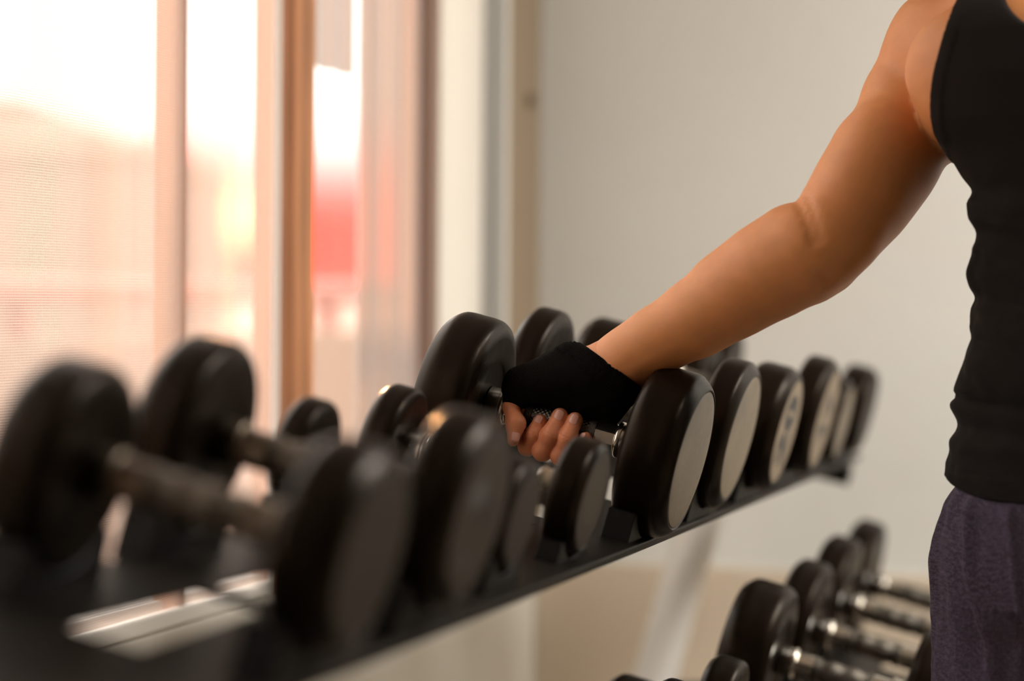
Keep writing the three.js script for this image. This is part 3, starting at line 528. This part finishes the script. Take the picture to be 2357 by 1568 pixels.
// the glove ends at a slanting cuff across the wrist and before the thumb's and fingers' middle joints
const cuffP = at(1412, 844, 2.39), cuffN = at(1500, 792, 2.385).sub(at(1405, 850, 2.40)).normalize(); cuffN.copy(CR).multiplyScalar(0.60).addScaledVector(CU, 0.80).normalize();
const thumbGlove = cone(TH[1], h3(-46, 8, 22), 0.0150, 0.0102), wristGlove = cone(ARM[ARM.length - 3][0], ARM[ARM.length - 1][0], 0.0325, 0.0295);
function gloveF(x, y, z) {
  let d = palmF(x, y, z) - 0.0032;
  for (const p of gloveParts) d = smin(d, p(x, y, z), 0.008);
  d = smin(d, thumbGlove(x, y, z), 0.012); d = smin(d, wristGlove(x, y, z), 0.012);
  const s = (x - cuffP.x) * cuffN.x + (y - cuffP.y) * cuffN.y + (z - cuffP.z) * cuffN.z;
  if (s > -0.022 && Math.abs(d) < 0.01) d += 0.0006 * Math.sin(s * 2600);
  if (Math.abs(d) < 0.01) d += 0.0008 * N3(x * 90, y * 90, z * 90);
  return smax(d, s, 0.002);
}
// ---- clothes
const wobble = (x, y, z, f, o = 0) => N3(x * f + o, y * f, z * f);
const bulges = [[400, 0.000], [439, -0.006], [470, 0.000], [505, -0.001], [535, -0.006], [580, 0.001], [618, 0.002], [660, 0.000], [687, -0.003], [721, 0.003], [759, 0.004], [790, 0.001], [814, 0.000], [850, 0.003], [900, 0.003], [917, 0.000], [943, 0.004], [981, -0.001], [1019, 0.005], [1062, 0.002], [1092, 0.002], [1135, -0.003]].map(([v, o]) => [yOf(v), o]).reverse();
function bulge(y) { if (y <= bulges[0][0]) return bulges[0][1]; for (let i = 0; i + 1 < bulges.length; i++) if (y < bulges[i + 1][0]) { const t = (y - bulges[i][0]) / (bulges[i + 1][0] - bulges[i][0]), s = t * t * (3 - 2 * t); return bulges[i][1] + (bulges[i + 1][1] - bulges[i][1]) * s; } return 0; }
const yHem = yOf(1148);
const armHole = (() => { // the region of the right arm opening: beyond a slanted curve from the strap down past the armpit
  const pts = [[-130, 0.096], [-60, 0.102], [0, 0.107], [60, 0.110], [120, 0.115], [180, 0.121], [240, 0.126], [290, 0.128], [330, 0.130], [370, 0.142], [400, 0.2]].map(([v, r]) => [yOf(v), r]).reverse();
  return (y) => { if (y <= pts[0][0]) return 0.4; for (let i = 0; i + 1 < pts.length; i++) if (y < pts[i + 1][0]) { const t = (y - pts[i][0]) / (pts[i + 1][0] - pts[i][0]); return pts[i][1] + (pts[i + 1][1] - pts[i][1]) * t; } return pts[pts.length - 1][1]; };
})();
function shirtF(x, y, z) {
  const dx = x - feetX, dz = z - feetZ, r = dx * PR.x + dz * PR.z, f = dx * PF.x + dz * PF.z;
  let d = torsoF(x, y, z, 0.0) - 0.0065;
  d = smin(d, pec(x, y, z) - 0.0065, 0.035); d = smin(d, pecL(x, y, z) - 0.0065, 0.035);
  if (y > yOf(420)) { d = smin(d, trap(x, y, z) - 0.0055, 0.03); d = smin(d, clav(x, y, z) - 0.0055, 0.03); d = smin(d, leftArm[2](x, y, z) - 0.005, 0.03); const q = frontFold(x, y, z) - 0.003; d = smin(d, q, 0.02); }
  if (d < 0.04) {
    const low = Math.max(0, Math.min(1, (yOf(380) - y) / 0.05)), side = Math.max(0, Math.min(1, (r + 0.02) / 0.10));
    d -= bulge(y + 0.10 * (0.115 - Math.min(0.115, Math.max(0, r))) + 0.004 * wobble(x, y, z, 22)) * side * low;
    d -= low * (0.009 * wobble(x * 0.7, y * 1.5 + x * 0.8, z * 0.7, 15, 3) + 0.0015 * wobble(x, y * 1.4, z, 45, 8));
    const hr = armHole(y) - Math.abs(r); d -= 0.0014 * THREE.MathUtils.smoothstep(0.016 - hr, 0, 0.003); if (y < yHem + 0.022) d -= 0.0009;
  }
  const front = f > -0.02 ? 1 : 0.6, nb = Math.hypot(r / 0.074, (y - yOf(-85)) / (front * 0.078)) - 1; // neck scoop
  d = smax(d, Math.abs(r) - armHole(y), 0.002); d = smax(d, -nb * 0.06, 0.002);
  return smax(d, yHem + 0.026 * Math.min(1.2, Math.abs(r) / 0.15) ** 4 - y, 0.003);
}
function pantsF(x, y, z) {
  const dx = x - feetX, dz = z - feetZ, r = dx * PR.x + dz * PR.z;
  const under = THREE.MathUtils.smoothstep(y, yHem - 0.012, yHem + 0.02); let d = torsoF(x, y, z) - 0.008 * (1 - under) + 0.001 * under;
  for (const s of [0, 3]) { let q = smin(legs[s](x, y, z) - 0.013, legs[s + 1](x, y, z) - 0.018, 0.03); d = smin(d, q, 0.03); }
  if (d < 0.05) {
    const free = 1 - under, ang = Math.atan2(dx * PF.x + dz * PF.z, r);
    d -= free * (0.0055 * N3(ang * 4.2 + y * 2.4, y * 3.2, 4) + 0.0025 * N3(ang * 9 - y * 5, y * 9, 9) + 0.001 * wobble(x, y, z, 60, 2));
    const seam = ang - 0.80 + (y - yOf(1300)) * 0.6, seam2 = ang - 1.18 + (y - yOf(1300)) * 0.3; d -= free * (0.006 * Math.exp(-((seam / 0.05) ** 2)) + 0.004 * Math.exp(-((seam2 / 0.035) ** 2)));
  }
  d = smax(d, y - yOf(1085), 0.004); return smax(d, 0.07 - y, 0.004);
}
{
  const person = thing('person', 'person in black tank top and dark trousers gripping a dumbbell with a gloved hand', 'person', null, null);
  const bx = (f, m) => f;
  const skinCol = (g) => { // own colouring of the skin: warmer at hands, elbow and shoulder
    const p = g.attributes.position, c = new Float32Array(p.count * 3), b = [0.57, 0.232, 0.079], red = [0.66, 0.235, 0.112];
    for (let i = 0; i < p.count; i++) {
      const x = p.getX(i), y = p.getY(i), z = p.getZ(i), dh = Math.hypot(x - HO.x, y - HO.y, z - HO.z);
      let k = Math.max(0, Math.min(1, (0.10 - dh) / 0.05)) * 0.8 + 0.18 * (wobble(x, y, z, 26, 5) + 0.5); k = Math.max(0, Math.min(1, k));
      const n = 1 + 0.07 * wobble(x, y, z, 60, 1) + 0.05 * wobble(x, y, z, 170, 9);
      for (let q = 0; q < 3; q++) c[i * 3 + q] = (b[q] + (red[q] - b[q]) * k) * n;
    }
    g.setAttribute('color', new THREE.BufferAttribute(c, 3)); return g;
  };
  const minmax = (pts, m) => { const b = new THREE.Box3().setFromPoints(pts); b.expandByScalar(m); return [b.min.toArray(), b.max.toArray()]; };
  const bodyG = isoMesh(bodyF, ...minmax([P3(0.2, 0.02, -0.2), P3(-0.3, 0.02, 0.2), P3(-0.3, HC.y + 0.15, -0.2), P3(0.2, 0.5, 0.22), SH, ARM[5][0], ARM[12][0]], 0.06), 0.0048);
  const handG = isoMesh(handF, ...minmax([h3(-60, -50, -50), h3(-60, -50, 50), h3(75, -50, -50), h3(75, 90, 50), h3(-60, 90, -50), WRC], 0.012), 0.0015);
  part('body', skinCol(mergeGeometries([bodyG, handG])), M.skin, person);
  part('tank_top', isoMesh(shirtF, ...minmax([P3(0.21, yHem, -0.15), P3(-0.21, yHem, 0.16), P3(-0.21, yTop, -0.15), P3(0.21, yTop, 0.16)], 0.03), 0.0036), M.shirt, person, 'black sleeveless tank top');
  part('trousers', isoMesh(pantsF, ...minmax([P3(0.21, 0.05, -0.17), P3(-0.21, 0.05, 0.17), P3(-0.21, yOf(1080), -0.17), P3(0.21, yOf(1080), 0.17)], 0.03), 0.0045), M.pants, person, 'dark heather trousers');
  part('glove', isoMesh(gloveF, ...minmax([h3(-65, -45, -50), h3(-65, -45, 45), h3(80, -45, -50), h3(80, 95, 45), h3(-65, 95, -50)], 0.012), 0.0018), M.glove, person, 'black fingerless glove');
  // fingernails: curved plates set on the tips
  function nail(tip, base, r, w, l, tilt, back = 0) {
    const y = tip.clone().sub(base).normalize(); let z = HZ.clone().applyAxisAngle(y, tilt); z.addScaledVector(y, -z.dot(y)).normalize(); const x = new THREE.Vector3().crossVectors(y, z), n = 14, P = [], I = [];
    for (let j = 0; j <= n; j++) for (let i = 0; i <= n; i++) {
      let a = (i / n) * 2 - 1, b = (j / n) * 2 - 1; const e = Math.max(Math.abs(a), Math.abs(b)), edge = e > 0.99;
      const s = Math.sqrt(1 - 0.5 * b * b * 0.55), s2 = Math.sqrt(1 - 0.5 * a * a * 0.75); a *= s; b *= s2;
      const th = (a * w) / r * 0.5, rr = r + (edge ? -0.0012 : 0.0004 - 0.0004 * b * b);
      const q = tip.clone().addScaledVector(y, (b * l) / 2 - back).addScaledVector(x, rr * Math.sin(th) * 1.0).addScaledVector(z, rr * Math.cos(th)); P.push(q.x, q.y, q.z);
    }
    for (let j = 0; j < n; j++) for (let i = 0; i < n; i++) { const k = j * (n + 1) + i; I.push(k, k + 1, k + n + 2, k, k + n + 2, k + n + 1); }
    const g = new THREE.BufferGeometry(); g.setAttribute('position', new THREE.Float32BufferAttribute(P, 3)); g.setIndex(I); g.computeVertexNormals(); part('fingernail', g, M.nail, person);
  }
  const fw = { index: [0.0098, 0.0115, -0.1], middle: [0.0112, 0.0122, 0.08], ring: [0.0105, 0.0125, 0.05], pinky: [0.0080, 0.0102, -0.45] };
  for (const k in fingers) { const [t, d, , , r] = fingers[k]; nail(h3(...t), h3(...d), r[0] / 1000 + 0.0001, fw[k][0], fw[k][1], fw[k][2], 0.0012); }
  nail(TH[3], TH[2], 0.0070, 0.0100, 0.0150, -0.6, 0.0045);
  // head details, above the picture
  const hairF = (x, y, z) => { let d = blobHair(x, y, z) + 0.004 * wobble(x, y, z, 60); const f = (x - HC.x) * PF.x + (z - HC.z) * PF.z; return smax(d, f * 0.9 - (y - HC.y) * 0.75 - 0.028 + 0.004 * wobble(x, y, z, 40, 3), 0.008); };
  const blobHair = blob(hd(0, 0.042, -0.016), [0.085, 0.102, 0.104], PR, UP, PF);
  part('hair', isoMesh(hairF, ...minmax([hd(0.1, 0.16, 0.1), hd(-0.1, -0.08, -0.13), hd(0.1, -0.08, -0.13), hd(-0.1, 0.1, 0.12)], 0.01), 0.004), M.hair, person, 'short dark hair');
  for (const s of [-1, 1]) { const e = new THREE.SphereGeometry(0.0118, 24, 16); const c = hd(s * 0.032, 0.012, 0.076); e.translate(c.x, c.y, c.z); part('eye', e, M.eye, person); const i = new THREE.SphereGeometry(0.0062, 20, 12); const d = hd(s * 0.032, 0.012, 0.0825); i.translate(d.x, d.y, d.z); part('iris', i, M.iris, person); }
  for (const s of [1, -1]) {
    const a = ANK(s), toe = a.clone().setY(0.045).addScaledVector(PF, 0.155), heel = a.clone().setY(0.05).addScaledVector(PF, -0.03), f1 = cone(heel, toe, 0.046, 0.040), f2 = cone(a, a.clone().setY(0.06).addScaledVector(PF, 0.06), 0.048, 0.046);
    const shoeF = (x, y, z) => smax(smax(smin(f1(x, y, z), f2(x, y, z), 0.03), y - 0.125, 0.004), 0.02 - y, 0.003), soleF = (x, y, z) => smax(smax(f1(x, 0.05, z) - 0.004, y - 0.024, 0.003), 0.0 - y, 0.003);
    const mm = minmax([heel, toe, a], 0.075); mm[0][1] = -0.02;
    part('shoe', isoMesh(shoeF, ...mm, 0.0045), M.shoe, person); part('shoe_sole', isoMesh(soleF, ...mm, 0.0045), M.sole, person);
  }
}
renderer.render(scene, camera);
